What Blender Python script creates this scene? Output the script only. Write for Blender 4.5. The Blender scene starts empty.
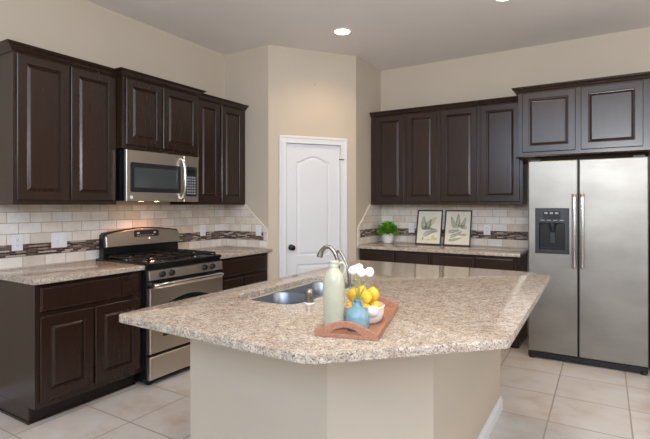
import bpy, bmesh, math, random
from mathutils import Vector, Matrix
random.seed(7)
C = bpy.context.scene.collection
SC = bpy.context.scene

# ------------------------------------------------------------------ camera, world, lights, exposure
CX, CH, FPX = 3.60, 1.372, 460.0
cam_d = bpy.data.cameras.new('camera'); cam = bpy.data.objects.new('camera', cam_d); C.objects.link(cam)
cam.location = (CX, 0, CH)
cam.rotation_euler = (math.pi/2, 0, math.atan2(280, 460))
cam_d.sensor_fit = 'HORIZONTAL'; cam_d.sensor_width = 36.0; cam_d.lens = FPX/650*36.0
cam_d.shift_y = -14.9/650
cam_d.clip_start = 0.05
SC.camera = cam
SC.view_settings.view_transform = 'Standard'; SC.view_settings.look = 'None'
SC.view_settings.gamma = 1; SC.view_settings.use_curve_mapping = False
SC.view_settings.exposure = -0.12

wd = bpy.data.worlds.new('daylight'); SC.world = wd; wd.use_nodes = True
bg = wd.node_tree.nodes['Background']; bg.inputs[0].default_value = (0.75, 0.87, 1.0, 1); bg.inputs[1].default_value = 1.0

def area(name, loc, rot, sx, sy, power, col):
    l = bpy.data.lights.new(name, 'AREA'); l.shape = 'RECTANGLE'; l.size = sx; l.size_y = sy
    l.energy = power; l.color = col
    o = bpy.data.objects.new(name, l); C.objects.link(o); o.location = loc; o.rotation_euler = rot
    return o
RAD = math.radians
# unseen daylight: rear window inferred from blue reflections and enlarged, side window made up
area('window_daylight_rear', (3.4, -2.75, 3.1), (RAD(84), 0, 0), 4.3, 2.2, 180, (0.62, 0.79, 1.0))
area('window_daylight_side', (6.9, 1.0, 1.9), (RAD(86), 0, RAD(90)), 2.9, 1.7, 55, (0.86, 0.93, 1.0))  # added light from a made-up side window
area('bounced_flash', (3.9, -0.35, 2.0), (RAD(146), 0, 0), 0.9, 0.9, 125, (1.0, 0.975, 0.95))  # unseen upward fill, added to brighten the ceiling
CAN_POS = [(1.45, 3.85), (2.92, 3.87), (1.45, 1.6), (2.92, 1.6), (4.6, 3.2), (4.6, 0.6)]  # first two from visible glow; the rest unseen, added as general fill
CEIL = 3.03

# ------------------------------------------------------------------ materials
def srgb(r, g, b):
    f = lambda c: (c/255/12.92) if c/255 <= 0.04045 else ((c/255+0.055)/1.055)**2.4
    return (f(r), f(g), f(b), 1)
def mat(name, col=(0.5, 0.5, 0.5, 1), rough=0.5, metal=0.0, spec=0.5, coat=0.0):
    m = bpy.data.materials.new(name); m.use_nodes = True
    b = m.node_tree.nodes['Principled BSDF']
    b.inputs['Base Color'].default_value = col; b.inputs['Roughness'].default_value = rough
    b.inputs['Metallic'].default_value = metal; b.inputs['Specular IOR Level'].default_value = spec
    b.inputs['Coat Weight'].default_value = coat
    return m, m.node_tree.nodes, m.node_tree.links, b
def coords(n, l, scale=(1, 1, 1), loc=(0, 0, 0), rot=(0, 0, 0)):
    tc = n.new('ShaderNodeTexCoord'); mp = n.new('ShaderNodeMapping')
    mp.inputs['Scale'].default_value = scale; mp.inputs['Location'].default_value = loc; mp.inputs['Rotation'].default_value = rot
    l.new(tc.outputs['Object'], mp.inputs['Vector']); return mp.outputs[0]
def noise(n, l, vec, scale, detail=3, rough=0.5):
    t = n.new('ShaderNodeTexNoise'); t.inputs['Scale'].default_value = scale
    t.inputs['Detail'].default_value = detail; t.inputs['Roughness'].default_value = rough
    l.new(vec, t.inputs['Vector']); return t
def ramp(n, l, fac, stops):
    r = n.new('ShaderNodeValToRGB'); e = r.color_ramp.elements
    while len(e) < len(stops): e.new(0.5)
    for k, (p, c) in enumerate(stops): e[k].position = p; e[k].color = c
    l.new(fac, r.inputs[0]); return r
def mix(n, l, fac, a, b, mode='MIX'):
    m = n.new('ShaderNodeMix'); m.data_type = 'RGBA'; m.blend_type = mode
    if isinstance(fac, float): m.inputs[0].default_value = fac
    else: l.new(fac, m.inputs[0])
    for i, v in ((6, a), (7, b)):
        if isinstance(v, tuple): m.inputs[i].default_value = v
        else: l.new(v, m.inputs[i])
    return m.outputs[2]
def bump(n, l, b, h, strength=0.2, dist=0.002):
    k = n.new('ShaderNodeBump'); k.inputs['Strength'].default_value = strength; k.inputs['Distance'].default_value = dist
    l.new(h, k.inputs['Height']); l.new(k.outputs[0], b.inputs['Normal'])

def m_paint(name, col, rough=0.6, amt=0.06):
    m, n, l, b = mat(name, col, rough, spec=0.3)
    v = coords(n, l); t = noise(n, l, v, 180, 2); bump(n, l, b, t.outputs[0], amt, 0.002)
    t2 = noise(n, l, v, 1.5, 2)
    d = tuple(c*0.96 for c in col[:3])+(1,)
    l.new(ramp(n, l, t2.outputs[0], [(0.3, d), (0.7, col)]).outputs[0], b.inputs['Base Color'])
    return m
WALL = m_paint('wall_paint', srgb(200, 187, 170))
CEILM = m_paint('ceiling_paint', srgb(236, 232, 230), 0.8, 0.1)
WHITE = m_paint('white_trim_paint', srgb(226, 226, 228), 0.35, 0.01)
DOORW = m_paint('white_door_paint', srgb(224, 225, 229), 0.4, 0.01)

def m_wood():
    m, n, l, b = mat('espresso_wood', rough=0.25, spec=0.5, coat=0.0)
    b.inputs['Coat Roughness'].default_value = 0.28
    v = coords(n, l, (9, 9, 0.9)); t = noise(n, l, v, 6, 5, 0.6)
    r = ramp(n, l, t.outputs[0], [(0.3, srgb(43, 28, 21)), (0.55, srgb(46, 30, 23)), (0.75, srgb(49, 32, 25))])
    l.new(r.outputs[0], b.inputs['Base Color'])
    return m
WOOD = m_wood()
KICK = mat('dark_toe_board', srgb(38, 30, 28), 0.5)[0]

def m_granite():
    m, n, l, b = mat('speckled_granite', rough=0.12, spec=0.5)
    v = coords(n, l)
    big = noise(n, l, v, 11, 4, 0.65)
    base = ramp(n, l, big.outputs[0], [(0.3, srgb(188, 168, 148)), (0.5, srgb(196, 181, 163)), (0.7, srgb(203, 194, 182))])
    wv = n.new('ShaderNodeVectorMath'); wv.operation = 'ADD'
    nz = noise(n, l, v, 40, 2)
    sc = n.new('ShaderNodeVectorMath'); sc.operation = 'SCALE'; sc.inputs['Scale'].default_value = 0.02
    l.new(nz.outputs['Color'], sc.inputs[0]); l.new(v, wv.inputs[0]); l.new(sc.outputs[0], wv.inputs[1])
    s1 = noise(n, l, wv.outputs[0], 150, 3, 0.6)
    f1 = ramp(n, l, s1.outputs[0], [(0.50, (0, 0, 0, 1)), (0.60, (1, 1, 1, 1))])
    c1 = mix(n, l, f1.outputs[0], base.outputs[0], srgb(158, 143, 131))
    s2 = noise(n, l, wv.outputs[0], 140, 4, 0.7)
    f2 = ramp(n, l, s2.outputs[0], [(0.56, (0, 0, 0, 1)), (0.63, (1, 1, 1, 1))])
    mp = n.new('ShaderNodeMapping'); mp.inputs['Location'].default_value = (3.3, 1.7, 9.1); l.new(wv.outputs[0], mp.inputs[0])
    l.new(mp.outputs[0], s2.inputs['Vector'])
    c2 = mix(n, l, f2.outputs[0], c1, srgb(120, 113, 112))
    vo = n.new('ShaderNodeTexVoronoi'); vo.inputs['Scale'].default_value = 220; l.new(wv.outputs[0], vo.inputs['Vector'])
    sep = n.new('ShaderNodeSeparateColor'); l.new(vo.outputs['Color'], sep.inputs[0])
    f3 = ramp(n, l, sep.outputs[0], [(0.84, (0, 0, 0, 1)), (0.88, (0.8, 0.8, 0.8, 1))])
    c3 = mix(n, l, f3.outputs[0], c2, srgb(214, 208, 200))
    f4 = ramp(n, l, sep.outputs[1], [(0.93, (0, 0, 0, 1)), (0.95, (0.7, 0.7, 0.7, 1))])
    c4 = mix(n, l, f4.outputs[0], c3, srgb(72, 62, 62))
    s5 = noise(n, l, wv.outputs[0], 28, 5, 0.7)
    f5 = ramp(n, l, s5.outputs[0], [(0.42, (0.70, 0.68, 0.68, 1)), (0.56, (1, 1, 1, 1))])
    c5 = mix(n, l, 0.8, c4, f5.outputs[0], 'MULTIPLY')
    l.new(c5, b.inputs['Base Color'])
    return m
GRAN = m_granite()

def m_floor():
    m, n, l, b = mat('floor_tile', rough=0.3, spec=0.4)
    v = coords(n, l, loc=(-1.04, -1.375, 0))
    br = n.new('ShaderNodeTexBrick'); br.offset = 0; br.squash = 1
    br.inputs['Scale'].default_value = 1; br.inputs['Brick Width'].default_value = 0.45
    br.inputs['Row Height'].default_value = 0.462; br.inputs['Mortar Size'].default_value = 0.0055
    br.inputs['Mortar Smooth'].default_value = 0.2; br.inputs['Bias'].default_value = 0
    br.inputs['Color1'].default_value = (0.35, 0.35, 0.35, 1); br.inputs['Color2'].default_value = (0.65, 0.65, 0.65, 1)
    l.new(v, br.inputs['Vector'])
    v2 = coords(n, l, (1.0, 1.3, 1)); t = noise(n, l, v2, 3.2, 7, 0.6)
    r = ramp(n, l, t.outputs[0], [(0.3, srgb(186, 172, 162)), (0.5, srgb(200, 194, 190)), (0.7, srgb(206, 205, 206))])
    tint = mix(n, l, 0.14, r.outputs[0], br.outputs['Color'], 'OVERLAY')
    c = mix(n, l, br.outputs['Fac'], tint, srgb(158, 150, 143))
    l.new(c, b.inputs['Base Color'])
    inv = n.new('ShaderNodeMath'); inv.operation = 'SUBTRACT'; inv.inputs[0].default_value = 1; l.new(br.outputs['Fac'], inv.inputs[1])
    bump(n, l, b, inv.outputs[0], 0.6, 0.0015)
    rr = n.new('ShaderNodeMapRange'); rr.inputs['To Min'].default_value = 0.22; rr.inputs['To Max'].default_value = 0.42
    l.new(t.outputs[0], rr.inputs[0]); l.new(rr.outputs[0], b.inputs['Roughness'])
    return m
FLOORM = m_floor()

def brickmat(name, z0, w, h, mort, cols, mortc, rough, off=0.5, nscale=9, bstr=0.6, seed=0.0):
    """tiles laid in the local x / z plane"""
    m, n, l, b = mat(name, rough=rough, spec=0.4)
    tc = n.new('ShaderNodeTexCoord'); sp = n.new('ShaderNodeSeparateXYZ'); cb = n.new('ShaderNodeCombineXYZ')
    l.new(tc.outputs['Object'], sp.inputs[0])
    sb = n.new('ShaderNodeMath'); sb.operation = 'SUBTRACT'; sb.inputs[1].default_value = z0 - h*40; l.new(sp.outputs[2], sb.inputs[0])
    ax = n.new('ShaderNodeMath'); ax.operation = 'ADD'; ax.inputs[1].default_value = w*30 + seed; l.new(sp.outputs[0], ax.inputs[0])
    l.new(ax.outputs[0], cb.inputs[0]); l.new(sb.outputs[0], cb.inputs[1])
    br = n.new('ShaderNodeTexBrick'); br.offset = off
    br.inputs['Scale'].default_value = 1; br.inputs['Brick Width'].default_value = w; br.inputs['Row Height'].default_value = h
    br.inputs['Mortar Size'].default_value = mort; br.inputs['Mortar Smooth'].default_value = 0.3
    br.inputs['Color1'].default_value = (0, 0, 0, 1); br.inputs['Color2'].default_value = (1, 1, 1, 1)
    l.new(cb.outputs[0], br.inputs['Vector'])
    r = ramp(n, l, br.outputs['Color'], cols)
    t = noise(n, l, tc.outputs['Object'], nscale, 6, 0.65)
    d = ramp(n, l, t.outputs[0], [(0.3, (0.55, 0.52, 0.50, 1)), (0.5, (0.8, 0.8, 0.8, 1)), (0.7, (1, 1, 1, 1))])
    c = mix(n, l, 0.45, r.outputs[0], d.outputs[0], 'MULTIPLY')
    c = mix(n, l, br.outputs['Fac'], c, mortc)
    l.new(c, b.inputs['Base Color'])
    inv = n.new('ShaderNodeMath'); inv.operation = 'SUBTRACT'; inv.inputs[0].default_value = 1; l.new(br.outputs['Fac'], inv.inputs[1])
    bump(n, l, b, inv.outputs[0], bstr, 0.002)
    return m
TRAV = [(0.0, srgb(220, 202, 182)), (0.35, srgb(236, 226, 214)), (0.7, srgb(240, 235, 230)), (1.0, srgb(212, 198, 182))]
TILE = brickmat('travertine_tile', 1.084, 0.155, 0.078, 0.0028, TRAV, srgb(178, 162, 145), 0.45)
TILE_LOW = brickmat('travertine_tile_low', 0.92, 0.155, 0.078, 0.0028, TRAV, srgb(178, 162, 145), 0.45, seed=0.05)
MOSAIC = brickmat('glass_stone_mosaic', 1.0, 0.065, 0.0122, 0.0012,
                  [(0.0, srgb(58, 42, 38)), (0.3, srgb(98, 78, 70)), (0.5, srgb(160, 142, 130)), (0.64, srgb(104, 88, 86)), (0.84, srgb(196, 180, 168))],
                  srgb(150, 136, 124), 0.2, off=0.37, nscale=40)
for nd in MOSAIC.node_tree.nodes:
    if nd.type == 'VALTORGB' and len(nd.color_ramp.elements) == 5: nd.color_ramp.interpolation = 'CONSTANT'
PENCIL = m_paint('stone_pencil_trim', srgb(226, 212, 196), 0.4, 0.05)

def m_steel(name, axis, col=(0.50, 0.48, 0.45, 1), rough=0.3, metal=1.0):
    m, n, l, b = mat(name, col, rough, metal)
    s = {'x': (1.2, 160, 160), 'z': (160, 160, 1.2), 'none': (30, 30, 30)}[axis]
    t = noise(n, l, coords(n, l, s), 3, 3)
    rr = n.new('ShaderNodeMapRange'); rr.inputs['To Min'].default_value = rough-0.06; rr.inputs['To Max'].default_value = rough+0.08
    l.new(t.outputs[0], rr.inputs[0]); l.new(rr.outputs[0], b.inputs['Roughness'])
    t2 = noise(n, l, coords(n, l, (1.5, 1.5, 2.5)), 1.6, 4)
    k_ = 0.80 if 'refrig' in name else 0.93
    l.new(ramp(n, l, t2.outputs[0], [(0.35, tuple(c*k_ for c in col[:3])+(1,)), (0.65, col)]).outputs[0], b.inputs['Base Color'])
    bump(n, l, b, t.outputs[0], 0.03, 0.0005)
    return m
STEEL = m_steel('brushed_stainless', 'x')
STEELF = m_steel('refrigerator_stainless', 'x', (0.32, 0.305, 0.28, 1), 0.42)
STEELW = m_steel('warm_brushed_stainless', 'x', (0.66, 0.60, 0.53, 1), 0.34)  # warm room reflections tinted into the base colour
SINKM = m_steel('sink_steel', 'x', (0.26, 0.28, 0.315, 1), 0.36)
CHROME = m_steel('polished_handle_steel', 'none', (0.72, 0.72, 0.72, 1), 0.16)
NICKEL = m_steel('brushed_nickel', 'none', (0.33, 0.30, 0.26, 1), 0.28)
BRASSY = mat('warm_handle_cap', (0.62, 0.45, 0.25, 1), 0.3, 1.0)[0]
BLACK = mat('black_enamel', srgb(18, 20, 22), 0.25)[0]
BLKPL = mat('black_plastic', srgb(30, 32, 36), 0.4)[0]
GREYPL = mat('charcoal_plastic', srgb(32, 36, 44), 0.4)[0]
IRON = mat('cast_iron', srgb(14, 15, 18), 0.35)[0]
GLASSB = mat('dark_oven_glass', srgb(30, 36, 34), 0.06, spec=0.6)[0]
GLASSM = mat('microwave_glass', srgb(66, 72, 72), 0.12, spec=0.6)[0]
BTN = mat('grey_buttons', srgb(150, 155, 165), 0.5)[0]
KNOBM = mat('black_oil_bronze', srgb(30, 28, 30), 0.3, 0.6)[0]
PLASTW = mat('white_plastic', srgb(232, 232, 236), 0.35)[0]
DARKSLOT = mat('outlet_slot', srgb(90, 88, 88), 0.5)[0]
def glow(name, col, s):
    m, n, l, b = mat(name); b.inputs['Emission Color'].default_value = col; b.inputs['Emission Strength'].default_value = s; return m
LAMPM = glow('lamp_lens', (1.0, 0.93, 0.82, 1), 14)
MWLAMP = glow('cooktop_lamp_lens', (1.0, 0.62, 0.32, 1), 30)

# ------------------------------------------------------------------ mesh helpers
def link(name, bm, m, parent=None, smooth=False, loc=(0, 0, 0), rotz=0.0, bevel=0.0, seg=2, angle=40):
    bmesh.ops.recalc_face_normals(bm, faces=bm.faces)
    me = bpy.data.meshes.new(name); bm.to_mesh(me); bm.free()
    for x in (m if isinstance(m, (list, tuple)) else [m]): me.materials.append(x)
    o = bpy.data.objects.new(name, me); C.objects.link(o)
    o.location = loc; o.rotation_euler = (0, 0, rotz)
    if parent is not None: o.parent = parent
    if smooth:
        for p in me.polygons: p.use_smooth = True
        try: me.set_sharp_from_angle(angle=math.radians(angle))
        except Exception: pass
    if bevel:
        md = o.modifiers.new('bevel', 'BEVEL'); md.width = bevel; md.segments = seg; md.limit_method = 'ANGLE'
        md.angle_limit = math.radians(50)
    return o
def box(bm, x0, x1, y0, y1, z0, z1):
    v = [bm.verts.new(p) for p in ((x0, y0, z0), (x1, y0, z0), (x1, y1, z0), (x0, y1, z0), (x0, y0, z1), (x1, y0, z1), (x1, y1, z1), (x0, y1, z1))]
    for f in ((0, 3, 2, 1), (4, 5, 6, 7), (0, 1, 5, 4), (1, 2, 6, 5), (2, 3, 7, 6), (3, 0, 4, 7)): bm.faces.new([v[i] for i in f])
def bx(name, m, parent, *dims, bevel=0.0, **k):
    bm = bmesh.new(); box(bm, *dims); return link(name, bm, m, parent, bevel=bevel, **k)
def rings(bm, loops, cap0=True, cap1=True):
    """skin a list of equal-length closed loops"""
    vs = [[bm.verts.new(p) for p in lp] for lp in loops]
    n = len(vs[0])
    for a, b in zip(vs, vs[1:]):
        for i in range(n):
            j = (i+1) % n; bm.faces.new((a[i], a[j], b[j], b[i]))
    if cap0: bm.faces.new(vs[0][::-1])
    if cap1: bm.faces.new(vs[-1])
    return vs
def rect_loop(x0, x1, z0, z1, y): return [(x0, y, z0), (x1, y, z0), (x1, y, z1), (x0, y, z1)]
def lathe(bm, prof, n=32, cx=0, cy=0, cap0=False, cap1=False):
    loops = [[(cx+r*math.cos(2*math.pi*i/n), cy+r*math.sin(2*math.pi*i/n), z) for i in range(n)] for r, z in prof]
    rings(bm, loops, cap0, cap1)
def tube(bm, pts, rad, n=12):
    pts = [Vector(p) for p in pts]; loops = []; up = None
    for i, p in enumerate(pts):
        t = (pts[min(i+1, len(pts)-1)] - pts[max(i-1, 0)]).normalized()
        if up is None: up = Vector((0, 0, 1)) if abs(t.z) < 0.9 else Vector((1, 0, 0))
        s = t.cross(up).normalized(); up = s.cross(t).normalized()
        r = rad[i] if isinstance(rad, (list, tuple)) else rad
        loops.append([tuple(p + s*r*math.cos(2*math.pi*k/n) + up*r*math.sin(2*math.pi*k/n)) for k in range(n)])
    rings(bm, loops)
def bez(pts, n=16):
    out = []
    P = [Vector(p) for p in pts]; P = [2*P[0]-P[1]] + P + [2*P[-1]-P[-2]]
    for i in range(1, len(P)-2):
        for k in range(n):
            t = k/n
            out.append(0.5*((2*P[i]) + (-P[i-1]+P[i+1])*t + (2*P[i-1]-5*P[i]+4*P[i+1]-P[i+2])*t*t + (-P[i-1]+3*P[i]-3*P[i+1]+P[i+2])*t**3))
    out.append(P[-2]); return out
def rrect(cx, cy, w, h, r, n=6):
    out = []
    for (sx, sy, a0) in ((1, 1, 0), (-1, 1, 90), (-1, -1, 180), (1, -1, 270)):
        for k in range(n+1):
            a = math.radians(a0 + 90*k/n)
            out.append((cx + sx*(w/2-r) + r*math.cos(a), cy + sy*(h/2-r) + r*math.sin(a)))
    return out
def prism(bm, poly, a, b, plane='xy'):
    """extrude a 2-D outline between a and b along the remaining axis"""
    if plane == 'xy': L = [[(x, y, t) for x, y in poly] for t in (a, b)]
    elif plane == 'xz': L = [[(x, t, z) for x, z in poly] for t in (a, b)]
    else: L = [[(t, y, z) for y, z in poly] for t in (a, b)]
    rings(bm, L)

def tag(o, label=None, cat=None, group=None, kind=None):
    if label: o['label'] = label
    if cat: o['category'] = cat
    if group: o['group'] = group
    if kind: o['kind'] = kind
    return o
def thing(name, loc, rotz, label, cat, group=None):
    o = bpy.data.objects.new(name, None); C.objects.link(o); o.empty_display_size = 0.05
    o.location = loc; o.rotation_euler = (0, 0, rotz)
    return tag(o, label, cat, group)
def dup(root, loc=None, rotz=None, label=None, scale=None):
    r = root.copy(); C.objects.link(r)
    if loc is not None: r.location = loc
    if rotz is not None: r.rotation_euler = (r.rotation_euler[0], r.rotation_euler[1], rotz)
    if scale is not None: r.scale = scale
    if label: r['label'] = label
    for ch in list(root.children):
        c = ch.copy(); C.objects.link(c); c.parent = r
        for g in list(ch.children):
            d = g.copy(); C.objects.link(d); d.parent = c
    return r
def struct(name, m, dims=None, bm=None, loc=(0, 0, 0), rotz=0.0, parent=None, **k):
    if bm is None: bm = bmesh.new(); box(bm, *dims)
    o = link(name, bm, m, parent, loc=loc, rotz=rotz, **k)
    if parent is None: o['kind'] = 'structure'
    return o

# ------------------------------------------------------------------ the room
YB = 5.24; RX, RY = 0.617, 3.77; QX, QY = 1.224, 4.57
DL = math.hypot(QX-RX, QY-RY); DA = math.atan2(QY-RY, QX-RX)
struct('floor', FLOORM, (-0.1, 7.1, -2.9, 5.34, -0.06, 0))
struct('ceiling', CEILM, (-0.1, 7.1, -0.55, 5.34, CEIL, CEIL+0.08))
HIGH = 4.6   # made-up tall space behind the camera, so the window reflects in the cabinets
struct('ceiling_high', CEILM, (-0.1, 7.1, -2.9, -0.55, HIGH, HIGH+0.08))
struct('wall_bulkhead', WALL, (-0.1, 7.1, -0.55, -0.45, CEIL+0.08, HIGH+0.08))
struct('wall_left', WALL, (-0.1, 0, -2.9, 5.34, 0, HIGH))
struct('wall_back', WALL, (QX, 7.1, YB, YB+0.1, 0, CEIL))
struct('wall_return_left', WALL, (0, RX, RY, RY+0.08, 0, CEIL))
struct('wall_return_right', WALL, (QX-0.08, QX, QY, YB, 0, CEIL))
# diagonal pantry wall with the door opening (local x along the wall, front = -y)
T0, T1, DH = 0.180, 0.826, 2.035
bm = bmesh.new()
box(bm, 0, T0, 0, 0.09, 0, CEIL); box(bm, T1, DL, 0, 0.09, 0, CEIL); box(bm, T0, T1, 0, 0.09, DH, CEIL)
struct('wall_pantry', WALL, bm=bm, loc=(RX, RY, 0), rotz=DA)
# unseen right and rear walls; window openings shaped for the light and reflections
def wall_with_hole(name, loc, rotz, length, holes, CEIL=HIGH):
    bm = bmesh.new(); xs = 0
    for (a, b, z0, z1) in holes:
        box(bm, xs, a, 0, 0.1, 0, CEIL); box(bm, a, b, 0, 0.1, 0, z0); box(bm, a, b, 0, 0.1, z1, CEIL); xs = b
    box(bm, xs, length, 0, 0.1, 0, CEIL)
    struct(name, WALL, bm=bm, loc=loc, rotz=rotz)
    return
def window_frame(k, loc, rotz, a, b, z0, z1):
    bm = bmesh.new(); f = 0.05
    box(bm, a, a+f, 0.0, 0.1, z0, z1); box(bm, b-f, b, 0.0, 0.1, z0, z1)
    box(bm, a, b, 0.0, 0.1, z0, z0+f); box(bm, a, b, 0.0, 0.1, z1-f, z1)
    m_ = (a+b)/2; box(bm, m_-0.025, m_+0.025, 0.02, 0.08, z0, z1)
    struct('window_%d' % k, WHITE, bm=bm, loc=loc, rotz=rotz)
wall_with_hole('wall_rear', (7.0, -2.6, 0), math.pi, 7.0, [(1.4, 5.8, 1.95, 4.2)])
window_frame(1, (7.0, -2.6, 0), math.pi, 1.4, 5.8, 1.95, 4.2)
wall_with_hole('wall_right', (6.8, 5.24, 0), -math.pi/2, 7.84, [(2.7, 5.8, 1.0, 2.8)])
window_frame(2, (6.8, 5.24, 0), -math.pi/2, 2.7, 5.8, 1.0, 2.8)  # made-up window for the added side daylight

def moulding(bm, x0, x1, z0=0.0, h=0.09, t=0.014):
    prof = [(0, z0), (-t, z0), (-t, z0+h*0.7), (-t*0.55, z0+h*0.82), (-t*0.45, z0+h), (0, z0+h)]
    prism(bm, prof, x0, x1, 'yz')
for nm, loc, rz, segs in (('baseboard_pantry', (RX, RY, 0), DA, [(0, 0.113), (0.893, DL)]),
                          ('baseboard_left', (0, -2.6, 0), math.pi/2, [(0.02, 4.08)])):
    bm = bmesh.new()
    for a, b in segs: moulding(bm, a, b)
    struct(nm, WHITE, bm=bm, loc=loc, rotz=rz)

# ------------------------------------------------------------------ pantry door
door = bpy.data.objects.new('door_1', None); C.objects.link(door); door.location = (RX, RY, 0); door.rotation_euler = (0, 0, DA)
door['kind'] = 'structure'
def casing():
    bm = bmesh.new(); a0, a1, zt = 0.113, 0.893, 2.10
    W = T0+0.012-a0
    # profile rings follow the U-shaped casing
    prof = [(0, 0), (0, -0.012), (0.006, -0.018), (0.022, -0.018), (0.028, -0.013), (W-0.02, -0.011), (W-0.006, -0.014), (W, -0.008), (W, 0)]
    loops = []
    for (off, y) in prof:
        loops.append([(a0+off, y, 0.0), (a0+off, y, zt-off), (a1-off, y, zt-off), (a1-off, y, 0.0)])
    vs = [[bm.verts.new(p) for p in lp] for lp in loops]
    for a, b in zip(vs, vs[1:]):
        for i in range(3): bm.faces.new((a[i], a[i+1], b[i+1], b[i]))
    return bm
link('door_casing', casing(), WHITE, door)
bm = bmesh.new()
box(bm, T0, T0+0.012, 0.0, 0.09, 0, DH); box(bm, T1-0.012, T1, 0.0, 0.09, 0, DH); box(bm, T0, T1, 0.0, 0.09, DH-0.012, DH)
box(bm, T0+0.012, T0+0.022, 0.052, 0.088, 0, DH-0.012); box(bm, T1-0.022, T1-0.012, 0.052, 0.088, 0, DH-0.012); box(bm, T0+.012, T1-.012, 0.052, 0.088, DH-0.022, DH-0.012)
link('door_frame', bm, WHITE, door)
def door_leaf():
    """two moulded panels: the upper with a cathedral arch"""
    bm = bmesh.new()
    x0, x1, z0, z1 = T0+0.015, T1-0.015, 0.01, DH-0.016
    yb, yf = 0.049, 0.014
    N = 24
    def outline(a, b, za, zb, arch, inset):
        a += inset; b -= inset; za += inset; zb -= inset
        pts = [(a, za), (b, za)]
        for k in range(N+1):
            t = k/N; x = b + (a-b)*t
            s = 0.0
            u = (t-0.04)/0.92
            if arch and 0 < u < 1: s = arch*(0.5-0.5*math.cos(2*math.pi*u))**0.7
            pts.append((x, zb+s))
        return pts
    panels = [(x0+0.115, x1-0.115, 0.825, 1.832, 0.062), (x0+0.115, x1-0.115, 0.20, 0.735, 0.0)]
    # front face with two holes
    edges = []
    outer = [bm.verts.new((x, yf, z)) for x, z in ((x0, z0), (x1, z0), (x1, z1), (x0, z1))]
    for i in range(4): edges.append(bm.edges.new((outer[i], outer[(i+1) % 4])))
    for (a, b, za, zb, ar) in panels:
        prof = [(0, yf), (0.004, yf+0.003), (0.012, yf+0.009), (0.018, yf+0.009), (0.03, yf+0.004), (0.045, yf+0.001)]
        vs = []
        for off, y in prof: vs.append([bm.verts.new((x, y, z)) for x, z in outline(a, b, za, zb, ar, off)])
        n = len(vs[0])
        for p, q in zip(vs, vs[1:]):
            for i in range(n): bm.faces.new((p[i], p[(i+1) % n], q[(i+1) % n], q[i]))
        bm.faces.new(vs[-1])
        for i in range(n): edges.append(bm.edges.get((vs[0][i], vs[0][(i+1) % n])) )
    bmesh.ops.triangle_fill(bm, edges=edges, use_beauty=True, use_dissolve=False)
    back = [bm.verts.new((x, yb, z)) for x, z in ((x0, z0), (x1, z0), (x1, z1), (x0, z1))]
    for i in range(4): bm.faces.new((outer[i], outer[(i+1) % 4], back[(i+1) % 4], back[i]))
    bm.faces.new(back)
    return bm
leaf = link('door_leaf', door_leaf(), DOORW, door)
bm = bmesh.new()
kx, kz = 0.251, 0.918
def latheY(bm, prof, cx, cz, n=24, cap0=False, cap1=False):
    loops = [[(cx+r*math.cos(2*math.pi*i/n), y, cz+r*math.sin(2*math.pi*i/n)) for i in range(n)] for r, y in prof]
    rings(bm, loops, cap0, cap1)
latheY(bm, [(0.001, 0.0135), (0.032, 0.0135), (0.032, 0.008), (0.026, 0.004), (0.011, 0.002), (0.011, -0.022), (0.022, -0.03), (0.029, -0.042), (0.028, -0.054), (0.018, -0.062), (0.001, -0.064)], kx, kz)
link('door_knob', bm, KNOBM, leaf, smooth=True)
for hz in (0.25, 1.05, 1.85):
    bm = bmesh.new(); tube(bm, [(T1-0.010, -0.008, hz-0.045), (T1-0.010, -0.008, hz+0.045)], 0.007, 10)
    box(bm, T1-0.016, T1+0.004, -0.008, 0.0115, hz-0.042, hz+0.042)
    link('hinge', bm, WHITE, door)
bm = bmesh.new(); tube(bm, [(T1-0.035, -0.016, 1.866), (T1+0.022, -0.022, 1.866)], 0.005, 8); tube(bm, [(T1-0.004, -0.016, 1.866), (T1-0.004, 0.012, 1.866)], 0.004, 8)
tag(link('hinge_stop', bm, KNOBM, door), 'small dark stop on the upper hinge')

# small nail in the pantry wall above the door
bm = bmesh.new(); latheY(bm, [(0.001, -0.012), (0.004, -0.012), (0.004, -0.010), (0.0015, -0.010), (0.0015, 0.0)], 0.51, 2.66, 10)
n_ = link('nail', bm, KNOBM, None, loc=(RX, RY, 0), rotz=DA); tag(n_, 'small dark nail in the beige wall above the white pantry door', 'nail')

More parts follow.
